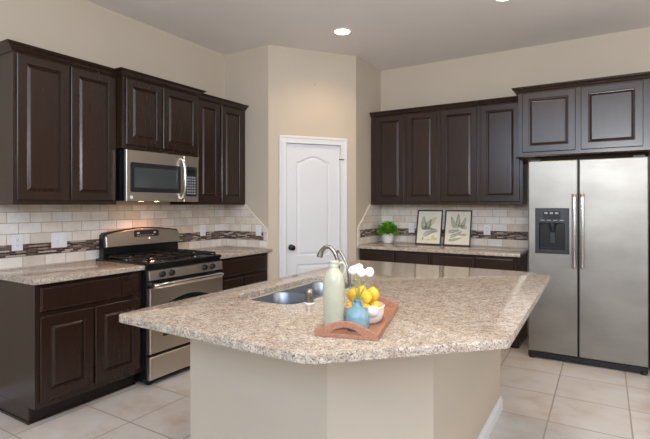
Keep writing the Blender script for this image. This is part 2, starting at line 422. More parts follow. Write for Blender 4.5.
# ------------------------------------------------------------------ cabinets
def panel_door(bm, x0, x1, z0, z1, y, frame=0.056, t=0.02):
    """raised panel: y is the carcass face, the door stands proud towards -y"""
    f = y - t
    R = [(0, y-0.0005), (0, f+0.004), (0.004, f), (frame, f), (frame+0.003, f+0.005), (frame+0.005, f+0.0115), (frame+0.009, f+0.012),
         (frame+0.011, f+0.011), (frame+0.024, f+0.003), (frame+0.028, f+0.002)]
    rings(bm, [rect_loop(x0+i, x1-i, z0+i, z1-i, yy) for i, yy in R])
def slab_front(bm, x0, x1, z0, z1, y, t=0.02):
    f = y - t
    R = [(0, y-0.0005), (0, f+0.006), (0.003, f+0.003), (0.010, f+0.0015), (0.012, f)]
    rings(bm, [rect_loop(x0+i, x1-i, z0+i, z1-i, yy) for i, yy in R])
def crown(bm, x0, x1, d, z0, z1, left=True, right=True, proj=0.07):
    """mitred crown wrapping front and exposed ends; d = depth of the box it sits on"""
    h = z1-z0
    prof = [(0, 0), (0.006, 0.0), (0.010, 0.12), (0.018, 0.2), (0.03, 0.45), (0.048, 0.68), (0.060, 0.76), (0.062, 0.86), (0.07, 0.9), (0.07, 1.0), (0, 1.0)]
    s = proj/0.07; loops = []
    for p, q in prof:
        p *= s; z = z0+q*h
        L = x0-(p if left else 0); Rr = x1+(p if right else 0)
        loops.append([(L, -0.001, z), (L, -d-p, z), (Rr, -d-p, z), (Rr, -0.001, z)])
    vs = [[bm.verts.new(p) for p in lp] for lp in loops]
    for a, b in zip(vs, vs[1:]+[vs[0]]):
        for i in range(3): bm.faces.new((a[i], a[i+1], b[i+1], b[i]))
def wall_cabinet(loc, rotz, w, d, z0, ztop, doors, label, cr=(True, True), group='espresso wall cabinets', proj=0.055, doortop=None, bottom=0.03, side=False):
    t = thing('wall_cabinet', loc, rotz, label, 'cabinet', group)
    zt = ztop - 0.052
    bx('cabinet_body', WOOD, t, 0.0005, w-0.0005, -d, -0.001, z0, zt+0.01, bevel=0.002)
    for (a, b) in doors:
        bm = bmesh.new(); panel_door(bm, a, b, z0+bottom, (doortop or zt-0.008), -d); link('door', bm, WOOD, t)
    bm = bmesh.new(); crown(bm, 0.0005, w-0.0005, d, zt, ztop, *cr, proj=proj); link('crown_moulding', bm, WOOD, t)
    return t
HP = math.pi/2
wall_cabinet((0, 1.50, 0), HP, 0.745, 0.305, 1.372, 2.425, [(0.02, 0.365), (0.377, 0.725)], 'tall two-door dark wall cabinet left of the microwave', (True, False))
wall_cabinet((0, 2.2465, 0), HP, 0.778, 0.385, 1.815, 2.425, [(0.02, 0.362), (0.372, 0.757)], 'short two-door dark wall cabinet directly above the microwave', (True, True), bottom=0.03)
wall_cabinet((0, 3.026, 0), HP, 0.742, 0.305, 1.372, 2.425, [(0.055, 0.345), (0.372, 0.69)], 'tall two-door dark wall cabinet between microwave and pantry corner', (False, False))
wall_cabinet((1.235, YB, 0), 0, 0.825, 0.305, 1.372, 2.452, [(0.065, 0.415), (0.45, 0.795)], 'two-door dark wall cabinet above the potted plant', (False, False), proj=0.05)
wall_cabinet((2.0605, YB, 0), 0, 0.842, 0.305, 1.372, 2.452, [(0.018, 0.40), (0.438, 0.815)], 'two-door dark wall cabinet beside the refrigerator cabinet', (False, False), proj=0.05)
E_ = wall_cabinet((2.903, YB, 0), 0, 1.06, 0.62, 1.80, 2.458, [(0.04, 0.475), (0.516, 0.967)], 'deep two-door wall cabinet above the stainless refrigerator', (True, True), bottom=0.055, proj=0.05)
bx('side_panel', WOOD, E_, 1.012, 1.045, -0.62, -0.001, 0.0, 1.7995)
bm = bmesh.new(); prism(bm, [(-0.62, 1.80), (-0.632, 1.803), (-0.638, 1.812), (-0.632, 1.822), (-0.62, 1.825)], -0.012, 1.06, 'yz'); link('bottom_moulding', bm, WOOD, E_)

def base_cabinet(loc, rotz, w, drawers, doors, label, left_end=False, right_end=False):
    t = thing('base_cabinet', loc, rotz, label, 'cabinet', 'espresso base cabinets')
    d, H = 0.605, 0.884
    bm = bmesh.new()
    box(bm, 0.0, w, -d, -0.002, 0.105, 0.8815)
    if left_end: box(bm, 0.0, 0.018, -0.53, -0.002, 0.0, 0.105)
    if right_end: box(bm, w-0.018, w, -0.53, -0.002, 0.0, 0.105)
    link('cabinet_body', bm, WOOD, t, bevel=0.0015)
    bx('toe_kick', KICK, t, 0.019 if left_end else 0.0, w-(0.019 if right_end else 0), -0.525, -0.01, 0.0, 0.1045)
    if left_end or right_end:
        bm = bmesh.new()
        if left_end: box(bm, -0.007, -0.0002, -0.537, -0.002, 0, 0.016)
        box(bm, -0.007 if left_end else 0, w, -0.540, -0.532, 0, 0.016)
        link('shoe_moulding', bm, WOOD, t, bevel=0.003)
    for (a, b) in drawers:
        bm = bmesh.new(); slab_front(bm, a, b, 0.705, 0.855, -d); link('drawer_front', bm, WOOD, t)
    for (a, b) in doors:
        bm = bmesh.new(); panel_door(bm, a, b, 0.145, 0.675, -d, 0.062); link('door', bm, WOOD, t)
    return t
base_cabinet((0, 1.488, 0), HP, 0.762, [(0.025, 0.73)], [(0.025, 0.37), (0.385, 0.735)], 'dark base cabinet with exposed end panel left of the range', left_end=True)
base_cabinet((0, 3.035, 0), HP, 0.732, [(0.02, 0.70)], [(0.02, 0.355), (0.367, 0.70)], 'dark base cabinet between the range and the pantry corner')
base_cabinet((1.235, YB, 0), 0, 0.823, [(0.02, 0.425), (0.445, 0.80)], [(0.02, 0.425), (0.445, 0.80)], 'dark base cabinet below the potted plant on the back wall')
base_cabinet((2.0605, YB, 0), 0, 0.84, [(0.02, 0.44), (0.46, 0.80)], [(0.02, 0.44), (0.46, 0.80)], 'dark base cabinet at the left side of the refrigerator', right_end=True)

# ------------------------------------------------------------------ countertops
def inset(poly, d):
    n = len(poly); out = []
    for i in range(n):
        p0, p1, p2 = Vector(poly[i-1]), Vector(poly[i]), Vector(poly[(i+1) % n])
        a = (p1-p0).normalized(); b = (p2-p1).normalized()
        na = Vector((-a.y, a.x)); nb = Vector((-b.y, b.x)); k = (na+nb).normalized()
        out.append(tuple(p1 + k*d/max(0.3, k.dot(na))))
    return out
def round_corner(poly, radii, n=6):
    out = []
    m_ = len(poly)
    for i in range(m_):
        r = radii[i]
        p = Vector(poly[i])
        if not r: out.append(tuple(p)); continue
        a = (Vector(poly[i-1])-p).normalized()*r; b = (Vector(poly[(i+1) % m_])-p).normalized()*r
        for k in range(n+1):
            t = k/n; out.append(tuple(p + a*(1-t)**2 + b*t**2))
    return out
def countertop(name, poly, hole=None, th=0.032, top=0.914):
    """poly CCW; hole CCW"""
    bm = bmesh.new(); e = 0.004
    ins = inset(poly, e)
    lo = [bm.verts.new((x, y, top-th)) for x, y in inset(poly, 0.002)]
    l1 = [bm.verts.new((x, y, top-th+0.003)) for x, y in poly]
    l2 = [bm.verts.new((x, y, top-e)) for x, y in poly]
    l25 = [bm.verts.new((x, y, top-e*0.3)) for x, y in inset(poly, e*0.3)]
    l3 = [bm.verts.new((x, y, top)) for x, y in ins]
    n = len(poly)
    for a, b in ((lo, l1), (l1, l2), (l2, l25), (l25, l3)):
        for i in range(n): bm.faces.new((a[i], a[(i+1) % n], b[(i+1) % n], b[i]))
    et = [bm.edges.get((l3[i], l3[(i+1) % n])) for i in range(n)]
    eb = [bm.edges.get((lo[i], lo[(i+1) % n])) for i in range(n)]
    if hole:
        h3 = [bm.verts.new((x, y, top)) for x, y in inset(hole, -0.002)]
        h2 = [bm.verts.new((x, y, top-0.002)) for x, y in hole]
        h0 = [bm.verts.new((x, y, top-th)) for x, y in hole]
        m_ = len(hole)
        for a, b in ((h3, h2), (h2, h0)):
            for i in range(m_): bm.faces.new((a[i], a[(i+1) % m_], b[(i+1) % m_], b[i]))
        et += [bm.edges.get((h3[i], h3[(i+1) % m_])) for i in range(m_)]
        eb += [bm.edges.get((h0[i], h0[(i+1) % m_])) for i in range(m_)]
    bmesh.ops.triangle_fill(bm, edges=et, use_beauty=True); bmesh.ops.triangle_fill(bm, edges=eb, use_beauty=True)
    return link(name, bm, GRAN, None, smooth=True, angle=25)
tag(countertop('granite_countertop', round_corner([(0.0015, 1.463), (0.648, 1.463), (0.648, 2.249), (0.0015, 2.249)], [0, 0.02, 0, 0])),
    'speckled granite countertop on the base cabinet left of the range', 'countertop', 'granite countertops')
tag(countertop('granite_countertop', [(0.0015, 3.035), (0.648, 3.035), (0.648, 3.80), (0.64, 3.8), (RX+0.002, 3.766), (0.0015, 3.766)]),
    'short granite countertop right of the range ending at the pantry wall', 'countertop', 'granite countertops')
tag(countertop('granite_countertop', [(QX+0.0015, 4.592), (2.928, 4.592), (2.928, 5.238), (QX+0.0015, 5.238)]),
    'granite countertop under the fern pictures on the back wall', 'countertop', 'granite countertops')
isl = round_corner([(1.855, 1.187), (2.825, 1.165), (3.323, 1.662), (3.300, 3.330), (3.150, 3.402), (1.862, 3.402)], [0.035, 0.05, 0.02, 0.03, 0.03, 0.02])
SX0, SX1, SY0, SY1 = 2.015, 2.392, 1.702, 2.50
hole = rrect((SX0+SX1)/2, (SY0+SY1)/2, SX1-SX0, SY1-SY0, 0.085, 8)
hole = hole
tag(countertop('island_countertop', isl, hole), 'large angular granite slab with cut-out for the sink on the island', 'countertop')

# ------------------------------------------------------------------ island base
BODY = [(1.93, 1.522), (2.682, 1.522), (3.0, 1.84), (3.0, 3.255), (1.93, 3.255)]
it = thing('kitchen_island', (2.4, 2.3, 0), 0, 'beige painted island base with angled front and white baseboard', 'island')
lb = [(x-2.4, y-2.3) for x, y in BODY]
# hollow shell so that the sink bowls hang free inside
def shell():
    bm = bmesh.new(); inner = inset(lb, 0.09); n = len(lb)
    vo = [[bm.verts.new((x, y, z)) for x, y in lb] for z in (0, 0.8815)]
    vi = [[bm.verts.new((x, y, z)) for x, y in inner] for z in (0, 0.8815)]
    for i in range(n):
        j = (i+1) % n
        bm.faces.new((vo[0][i], vo[0][j], vo[1][j], vo[1][i])); bm.faces.new((vi[0][j], vi[0][i], vi[1][i], vi[1][j]))
        bm.faces.new((vo[1][i], vo[1][j], vi[1][j], vi[1][i])); bm.faces.new((vo[0][j], vo[0][i], vi[0][i], vi[0][j]))
    return bm
link('island_wall', shell(), WALL, it)
bm = bmesh.new()
prof = [(0.0, 0.0), (0.014, 0.0), (0.014, 0.062), (0.009, 0.072), (0.006, 0.088), (0.0, 0.088)]
loops = []
path = lb[:4]
for off, z in prof:
    P = inset(lb, -off); loops.append([(x, y, z) for x, y in [(lb[0][0], P[0][1]), P[1], P[2], (P[3][0], lb[3][1])]])
vs = [[bm.verts.new(p) for p in lp] for lp in loops]
for a, b in zip(vs, vs[1:]):
    for i in range(3): bm.faces.new((a[i], a[i+1], b[i+1], b[i]))
bmesh.ops.recalc_face_normals(bm, faces=bm.faces)
bm.faces.new([v[0] for v in vs]); bm.faces.new([v[-1] for v in vs])
link('baseboard', bm, WHITE, it)
for k, (a, b) in enumerate(((1.60, 2.02), (2.035, 2.455), (2.47, 2.89), (2.905, 3.235))):
    bm = bmesh.new(); panel_door(bm, 0, b-a, 0.12, 0.84, 0, 0.06)
    o = link('door', bm, WOOD, it, loc=(1.93-2.4, b-2.3, 0), rotz=-HP)
    if k == 0: tag(o, 'dark wooden door on the sink side')

# ------------------------------------------------------------------ sink, faucet, air gap
sk = thing('kitchen_sink', ((SX0+SX1)/2, (SY0+SY1)/2, 0.69), 0, 'stainless double-bowl undermount sink in the island', 'sink')
cx, cy = (SX0+SX1)/2, (SY0+SY1)/2
def bowl(y0, y1):
    bm = bmesh.new(); w, h = SX1-SX0+0.0, y1-y0; c = (y0+y1)/2-cy
    specs = [(0.03, 0.0, 0.03, 0.190), (-0.006, -0.006, 0.082, 0.190), (-0.012, -0.012, 0.08, 0.184), (-0.02, -0.02, 0.09, 0.12), (-0.03, -0.03, 0.085, 0.03), (-0.06, -0.06, 0.07, 0.008), (-0.10, -0.10, 0.06, 0.002)]
    lo = []
    for gx, gy, r, z in specs: lo.append([(x, y, z) for x, y in rrect(0, c, w+gx, h+gy, r, 8)])
    rings(bm, lo, False, False)
    last = [(x, y) for x, y, z in lo[-1]]
    n = len(last); dr = [(0.042*math.cos(2*math.pi*(i+0.5)/n), c+0.042*math.sin(2*math.pi*(i+0.5)/n), 0.0) for i in range(n)]
    rings(bm, [lo[-1], dr], False, False)
    dr2 = [(x*0.85, c+(y-c)*0.85, -0.008) for x, y, z in dr]; rings(bm, [dr, dr2], False, True)
    bmesh.ops.remove_doubles(bm, verts=bm.verts, dist=0.0001)
    o = link('sink_bowl', bm, SINKM, sk, smooth=True)
    md = o.modifiers.new('thick', 'SOLIDIFY'); md.thickness = 0.0015; md.offset = -1
    return o
b1 = bowl(SY0, 2.095); b2 = bowl(2.097, SY1)
for b_, c in ((b1, (SY0+2.095)/2-cy), (b2, (2.097+SY1)/2-cy)):
    bm = bmesh.new(); lathe(bm, [(0.034, -0.004), (0.034, -0.002), (0.012, -0.002), (0.010, 0.001), (0.0005, 0.001)], 24, 0, c); link('drain_strainer', bm, CHROME, b_, smooth=True)

fx, fy = 2.440, 2.03
ft = thing('kitchen_faucet', (fx, fy, 0.9145), 0, 'brushed nickel arched faucet behind the tall bottle', 'faucet')
bm = bmesh.new(); lathe(bm, [(0.0005, 0.0), (0.030, 0.0), (0.030, 0.006), (0.024, 0.012), (0.017, 0.03), (0.013, 0.09), (0.012, 0.10), (0.0005, 0.102)], 24)
link('faucet_base', bm, NICKEL, ft, smooth=True)
bm = bmesh.new()
pth = bez([(0, 0, 0.09), (0.0, 0.0, 0.16), (-0.012, -0.002, 0.205), (-0.036, -0.005, 0.236), (-0.064, -0.008, 0.240), (-0.086, -0.010, 0.222), (-0.098, -0.011, 0.197), (-0.101, -0.011, 0.188)], 6)
rr = [0.0105]*(len(pth)-14) + [0.0105+0.006*min(1, k/8) for k in range(14)]
tube(bm, pth, rr, 14); link('spout', bm, NICKEL, ft, smooth=True)
bm = bmesh.new()
pth = bez([(-0.012, 0.0, 0.20), (0.004, 0.0, 0.222), (0.026, 0.0, 0.205), (0.050, 0.0, 0.162), (0.064, 0.0, 0.112), (0.068, 0.0, 0.045)], 6)
tube(bm, pth, [0.007]*(len(pth)-8)+[0.0085]*8, 12); link('lever_handle', bm, NICKEL, ft, smooth=True)
ag = thing('air_gap_cap', (2.432, 1.782, 0.9145), 0, 'short cylindrical brushed nickel cap standing beside the sink', 'air gap')
bm = bmesh.new(); lathe(bm, [(0.0005, 0.006), (0.0195, 0.006), (0.0195, 0.05), (0.018, 0.062), (0.014, 0.066), (0.0005, 0.067)], 24); link('cap', bm, NICKEL, ag, smooth=True)
bm = bmesh.new(); lathe(bm, [(0.0005, 0.0), (0.024, 0.0), (0.024, 0.004), (0.0195, 0.006)], 24); link('base_ring', bm, PLASTW, ag, smooth=True)

# ------------------------------------------------------------------ backsplashes
def splash(name, loc, rotz, L, slant, label):
    """slant: None, 'r' (slanted edge at the right end) ; local x along the wall, z world height"""
    t = thing(name, loc, rotz, label, 'backsplash', 'travertine backsplashes')
    d = 0.009
    zt, zb = 1.371, 0.9145
    def band(nm, z0, z1, m, prot=0.0):
        if slant == 'r': poly = []; xe = lambda z: L if z <= 1.108 else L-(z-1.108)/(zt-1.108)*0.31; poly = [(0, z0), (L if z0 < 1.108 else xe(z0), z0)] + ([(L, 1.108)] if z0 < 1.108 < z1 else []) + [(xe(z1), z1), (0, z1)]
        elif slant == 'l': xe = lambda z: 0 if z <= 1.108 else (z-1.108)/(zt-1.108)*0.31; poly = [(xe(z0), z0), (L, z0), (L, z1), (xe(z1), z1)] + ([(0, 1.108)] if z0 < 1.108 < z1 else [])
        else: poly = [(0, z0), (L, z0), (L, z1), (0, z1)]
        if nm == 'mosaic_band':
            a = 0.0 if slant != 'l' else 0.055; b = L if slant != 'r' else L-0.055
            poly = [(a, z0), (b, z0), (b, z1), (a, z1)]
        bm = bmesh.new(); prism(bm, poly, -d-prot, -0.0005, 'xz'); return link(nm, bm, m, t)
    band('lower_tile_row', zb, 0.9975, TILE_LOW)
    band('mosaic_band', 0.998, 1.085, MOSAIC)
    if slant == 'r': bx('tile_end_piece', TILE_LOW, t, L-0.0545, L, -d, -0.0005, 0.998, 1.085)
    if slant == 'l': bx('tile_end_piece', TILE_LOW, t, 0, 0.0545, -d, -0.0005, 0.998, 1.085)
    band('upper_tile_field', 1.0855, zt, TILE)
    if slant:
        pts = [(L, zb), (L, 1.108), (L-0.31, zt)] if slant == 'r' else [(0, zb), (0, 1.108), (0.31, zt)]
        bm = bmesh.new(); tube(bm, [(x, -0.008, z) for x, z in pts], 0.008, 8); link('edge_trim', bm, PENCIL, t, smooth=True)
    return t
splash('tile_backsplash', (0, 0.9, 0), HP, RY-0.9, None, 'long travertine tile backsplash behind the range on the left wall')
splash('tile_backsplash', (0.0096, RY, 0), 0, RX-0.012, 'r', 'small slant-edged tile backsplash on the wall left of the pantry')
splash('tile_backsplash', (QX, 4.60, 0), HP, YB-4.60, 'l', 'small slant-edged tile backsplash on the wall right of the pantry')
splash('tile_backsplash', (QX+0.0096, YB, 0), 0, 2.93-QX-0.0096, None, 'travertine tile backsplash behind the potted plant and fern pictures')

def plate(loc, rotz, w, label, kind='outlet', gangs=1):
    name = {'outlet': 'wall_outlet', 'switch': 'light_switch'}[kind]
    t = thing(name, loc, rotz, label, 'outlet' if kind == 'outlet' else 'switch')
    bx('cover_plate', PLASTW, t, -w/2, w/2, -0.006, 0, -0.058, 0.058, bevel=0.002)
    for g in range(gangs):
        c = (g-(gangs-1)/2)*0.046
        if kind == 'outlet':
            for s in (-0.02, 0.02):
                bm = bmesh.new(); prism(bm, [(x, z) for x, z in rrect(c, s, 0.03, 0.028, 0.009, 4)], -0.008, -0.006, 'xz'); o = link('socket', bm, PLASTW, t)
                bm = bmesh.new(); box(bm, c-0.007, c-0.005, -0.0085, -0.008, s-0.004, s+0.006); box(bm, c+0.005, c+0.007, -0.0085, -0.008, s-0.004, s+0.005); box(bm, c-0.002, c+0.002, -0.0085, -0.008, s-0.010, s-0.006); link('slot', bm, DARKSLOT, o)
        else:
            bm = bmesh.new(); prism(bm, [(-0.006, 0.031), (-0.006, -0.031), (-0.008, -0.031), (-0.011, 0.0), (-0.0085, 0.031)], c-0.015, c+0.015, 'yz'); link('rocker', bm, PLASTW, t)
    return t
WX = 0.0095
plate((WX, 1.665, 1.10), HP, 0.072, 'white outlet nearest the left edge of the photo')
plate((WX, 1.961, 1.10), HP, 0.118, 'wide white double switch plate left of the range', 'switch', 2)
plate((WX, 3.442, 1.103), HP, 0.072, 'white outlet right of the range on the left wall')
plate((0.496, RY-WX, 1.103), 0, 0.072, 'white switch plate beside the slanted tile edge left of the pantry', 'switch')
plate((1.628, YB-WX, 1.095), 0, 0.072, 'white outlet between the potted plant and the left fern picture')
plate((2.496, YB-WX, 1.098), 0, 0.072, 'white outlet right of the fern pictures')

# ------------------------------------------------------------------ range
rg = thing('gas_range', (0, 2.2525, 0), HP, 'stainless gas range with black cooktop and arched backguard', 'stove')
RW = 0.777
bx('range_body', BLACK, rg, 0.0, RW, -0.655, -0.04, 0.03, 0.900, bevel=0.003)
for sx in (0.03, RW-0.07):
    for sy in (-0.62, -0.08): bx('foot', BLKPL, rg, sx, sx+0.04, sy-0.02, sy+0.02, 0.0, 0.031)
bm = bmesh.new()
rings(bm, [[(a, b, z) for a, b in ((0.0-i, -0.672-i), (RW+i, -0.672-i), (RW+i, -0.02), (0.0-i, -0.02))] for i, z in ((0, 0.9005), (0.0, 0.922), (-0.006, 0.928), (-0.025, 0.928), (-0.035, 0.920))])
link('cooktop', bm, BLACK, rg)
# control panel
bm = bmesh.new(); prism(bm, [(-0.656, 0.795), (-0.692, 0.800), (-0.684, 0.868), (-0.672, 0.8715), (-0.656, 0.8715)], 0.004, RW-0.004, 'yz'); cp = link('control_panel', bm, STEELW, rg, bevel=0.002)
bx('vent_strip', BLACK, rg, 0.004, RW-0.004, -0.665, -0.6555, 0.742, 0.795)
kb = None
for kx in (0.118, 0.208, 0.552, 0.642):
    if kb is None:
        bm = bmesh.new()
        latheY(bm, [(0.024, -0.001), (0.025, -0.008), (0.021, -0.011), (0.019, -0.028), (0.016, -0.031), (0.0005, -0.031)], 0, 0, 20)
        box(bm, -0.004, 0.004, -0.036, -0.028, -0.018, 0.018)
        kb = link('burner_knob', bm, BLKPL, rg, smooth=True, loc=(kx, -0.687, 0.838)); kb.rotation_euler = (RAD(-6), 0, 0)
    else:
        c = kb.copy(); C.objects.link(c); c.parent = rg; c.location = (kx, -0.687, 0.838)
# oven door
def arch(w, h, rise, n=16):
    return [(-w/2, 0), (w/2, 0)] + [(w/2 - w*k/n, h + rise*math.sin(math.pi*k/n)) for k in range(n+1)]
bm = bmesh.new(); x0, x1, z0, z1 = 0.006, RW-0.006, 0.245, 0.738
rings(bm, [rect_loop(x0+i, x1-i, z0+i, z1-i, y) for i, y in ((0, -0.656), (0, -0.690), (0.005, -0.695))])
od = link('oven_door', bm, STEELW, rg)
bm = bmesh.new(); prism(bm, [(x+RW/2, z+0.36) for x, z in arch(0.53, 0.235, 0.055)], -0.6965, -0.6951, 'xz'); link('oven_window', bm, GLASSB, od)
bm = bmesh.new(); pth = bez([(0.042, -0.696, 0.762), (0.036, -0.730, 0.763), (0.12, -0.744, 0.765), (RW/2, -0.750, 0.766), (RW-0.12, -0.744, 0.765), (RW-0.052, -0.730, 0.763), (RW-0.058, -0.664, 0.762)], 8)
pth = [Vector((p.x, p.y, p.z)) for p in pth]; pth[0].y = -0.664
tube(bm, pth, 0.016, 12); link('oven_handle', bm, CHROME, od, smooth=True)
bm = bmesh.new(); x0, x1, z0, z1 = 0.006, RW-0.006, 0.050, 0.222
rings(bm, [rect_loop(x0+i, x1-i, z0+i, z1-i, y) for i, y in ((0, -0.656), (0, -0.688), (0.005, -0.693))])
link('storage_drawer', bm, STEELW, rg)
# backguard with arched top
def guard(w, zb, ze, zm, n=20):
    return [(-w/2+0.0, zb), (w/2, zb), (w/2, ze-0.02)] + [(w/2-0.02 - (w-0.04)*k/n, ze + (zm-ze)*math.sin(math.pi*k/n)**1.0) for k in range(n+1)] + [(-w/2, ze-0.02)]
bm = bmesh.new(); prism(bm, [(x+RW/2+0.008, z) for x, z in guard(RW-0.002, 0.925, 1.140, 1.172)], -0.105, -0.05, 'xz'); bgd = link('backguard', bm, BLACK, rg, bevel=0.004)
bm = bmesh.new()
P = [(x+RW/2+0.008, z) for x, z in guard(RW-0.022, 1.022, 1.128, 1.162)]
rings(bm, [[(x, -0.1055, z) for x, z in P], [(x, -0.132+(z-1.036)*0.12, z) for x, z in P], [(RW/2+(x-RW/2)*0.985, -0.137+(z-1.036)*0.12, 1.10+(z-1.10)*0.94) for x, z in P]])
gp = link('guard_panel', bm, STEELW, bgd)
Y_ = -0.1305
bm = bmesh.new(); prism(bm, [(x+RW*0.55, z+1.118) for x, z in rrect(-0.02, -0.003, 0.25, 0.066, 0.015, 4)], Y_, -0.116, 'xz'); dsp = link('clock_display', bm, BLKPL, gp)
bm = bmesh.new()
for k in range(7): box(bm, RW*0.55-0.115+k*0.026, RW*0.55-0.103+k*0.026, Y_-0.001, Y_, 1.100, 1.106)
link('button', bm, BTN, dsp)
for k in (-1, 1):
    bm = bmesh.new(); box(bm, RW*0.55-0.02+k*0.085-0.012, RW*0.55-0.02+k*0.085+0.012, Y_-0.001, Y_, 1.118, 1.132); link('button', bm, BTN, dsp)
bm = bmesh.new(); latheY(bm, [(0.0005, -0.135), (0.009, -0.135), (0.010, -0.128)], RW*0.56, 1.074, 16); link('round_emblem', bm, PLASTW, gp)
bx('panel_cap', CHROME, gp, RW*0.55+0.107, RW*0.55+0.116, Y_-0.001, -0.116, 1.094, 1.142)
# burners and grates
for (u, v, r) in ((0.17, -0.50, 0.045), (0.17, -0.21, 0.038), (0.607, -0.50, 0.042), (0.607, -0.21, 0.045), (0.388, -0.36, 0.032)):
    bm = bmesh.new(); lathe(bm, [(0.0005, 0.9202), (r*1.5, 0.9202), (r*1.5, 0.924), (r*1.02, 0.930), (r, 0.936), (0.0005, 0.936)], 24, u, v); bn = link('burner', bm, CHROME, rg, smooth=True)
    bm = bmesh.new(); lathe(bm, [(0.0005, 0.9362), (r*0.8, 0.9362), (r*0.8, 0.943), (r*0.7, 0.946), (0.0005, 0.946)], 24, u, v); link('burner_cap', bm, IRON, bn, smooth=True)
for (g0, g1) in ((0.035, 0.300), (0.302, 0.474), (0.476, 0.742)):
    bm = bmesh.new(); y0, y1, zt = -0.635, -0.14, 0.953; s = 0.006
    box(bm, g0, g1, y0, y0+2*s, zt-0.012, zt); box(bm, g0, g1, y1-2*s, y1, zt-0.012, zt)
    box(bm, g0, g0+2*s, y0, y1, zt-0.012, zt); box(bm, g1-2*s, g1, y0, y1, zt-0.012, zt)
    ym = (y0+y1)/2; box(bm, g0, g1, ym-s, ym+s, zt-0.012, zt)
    gm = (g0+g1)/2
    for a, b in ((y0, ym), (ym, y1)):
        c = (a+b)/2
        box(bm, g0, gm-0.03, c-s, c+s, zt-0.011, zt+0.004); box(bm, gm+0.03, g1, c-s, c+s, zt-0.011, zt+0.004)
        box(bm, gm-s, gm+s, a, c-0.03, zt-0.011, zt+0.004); box(bm, gm-s, gm+s, c+0.03, b, zt-0.011, zt+0.004)
    for a in (g0, g1-2*s):
        for b in (y0, ym-s, y1-2*s): box(bm, a, a+2*s, b, b+2*s, 0.9205, zt-0.011)
    link('burner_grate', bm, IRON, rg)

# ------------------------------------------------------------------ microwave
MW = 0.745; mz0, mz1 = 1.402, 1.805; MD = 0.385
mw = thing('microwave', (0, 2.2605, 0), HP, 'stainless over-the-range microwave with bowed vertical handle', 'microwave')
bx('microwave_body', BLACK, mw, 0, MW, -MD, -0.001, mz0, mz1+0.008, bevel=0.002)
bm = bmesh.new()
rings(bm, [rect_loop(0+i, 0.572-i, mz0-0.004+i, mz1-i, y) for i, y in ((0, -MD-0.0005), (0, -MD-0.022), (0.004, -MD-0.026))])
md = link('microwave_door', bm, STEELW, mw)
bm = bmesh.new()
rings(bm, [rect_loop(0.575+i, MW-i, mz0-0.004+i, mz1-i, y) for i, y in ((0, -MD-0.0005), (0, -MD-0.022), (0.004, -MD-0.026))])
mc = link('control_section', bm, STEELW, mw)
F_ = -MD-0.0262
bm = bmesh.new()
o_ = [(x, F_-0.001, z) for x, z in rrect(0.285, 1.590, 0.50, 0.232, 0.02, 5)]
o0 = [(x, F_+0.0, z) for x, z in rrect(0.285, 1.590, 0.505, 0.237, 0.02, 5)]
i_ = [(x, F_-0.001, z) for x, z in rrect(0.285, 1.590, 0.43, 0.165, 0.012, 5)]
i2 = [(x, F_-0.0001, z) for x, z in rrect(0.285, 1.590, 0.425, 0.16, 0.012, 5)]
rings(bm, [o0, o_, i_, i2], False, True); wf = link('window_frame', bm, BLKPL, md)
bm = bmesh.new(); prism(bm, rrect(0.285, 1.590, 0.428, 0.163, 0.012, 5), F_-0.0006, F_-0.0002, 'xz'); link('window_glass', bm, GLASSM, md)
bm = bmesh.new(); pth = bez([(0.548, F_+0.002, 1.425), (0.548, F_-0.02, 1.435), (0.548, F_-0.040, 1.50), (0.548, F_-0.046, 1.600), (0.548, F_-0.040, 1.70), (0.548, F_-0.02, 1.765), (0.548, F_+0.002, 1.775)], 8)
tube(bm, pth, 0.012, 12); link('door_handle', bm, CHROME, md, smooth=True)
bm = bmesh.new(); prism(bm, rrect(0.658, 1.578, 0.128, 0.265, 0.012, 4), F_-0.001, F_, 'xz'); kp = link('keypad', bm, BLKPL, mc)
bm = bmesh.new()
for r in range(7):
    for c in range(4):
        box(bm, 0.607+c*0.027, 0.607+c*0.027+0.019, F_-0.0016, F_-0.001, 1.465+r*0.024, 1.465+r*0.024+0.014)
link('button', bm, BTN, kp)
bm = bmesh.new(); box(bm, 0.615, 0.70, F_-0.0014, F_-0.001, 1.655, 1.685); link('clock_display', bm, GLASSB, kp)
bm = bmesh.new(); latheY(bm, [(0.0005, F_-0.0015), (0.013, F_-0.0015), (0.014, F_)], 0.045, 1.43, 20); link('round_emblem', bm, PLASTW, md)
# cooktop lamp under the microwave
for ly in (0.29, 0.45):
    bm = bmesh.new(); lathe(bm, [(0.0005, mz0-0.003), (0.022, mz0-0.003), (0.025, mz0+0.001)], 20, ly, -0.20); link('cooktop_lamp', bm, MWLAMP, mw)
for ly in (2.55, 2.71):
    l_ = bpy.data.lights.new('cooktop_lamp_light', 'SPOT'); l_.energy = 7; l_.color = (1.0, 0.48, 0.25); l_.spot_size = RAD(150); l_.spot_blend = 0.7; l_.shadow_soft_size = 0.03
    o = bpy.data.objects.new('cooktop_lamp_light', l_); C.objects.link(o); o.location = (0.19, ly, mz0-0.012); o.rotation_euler = (0, RAD(-18), 0)

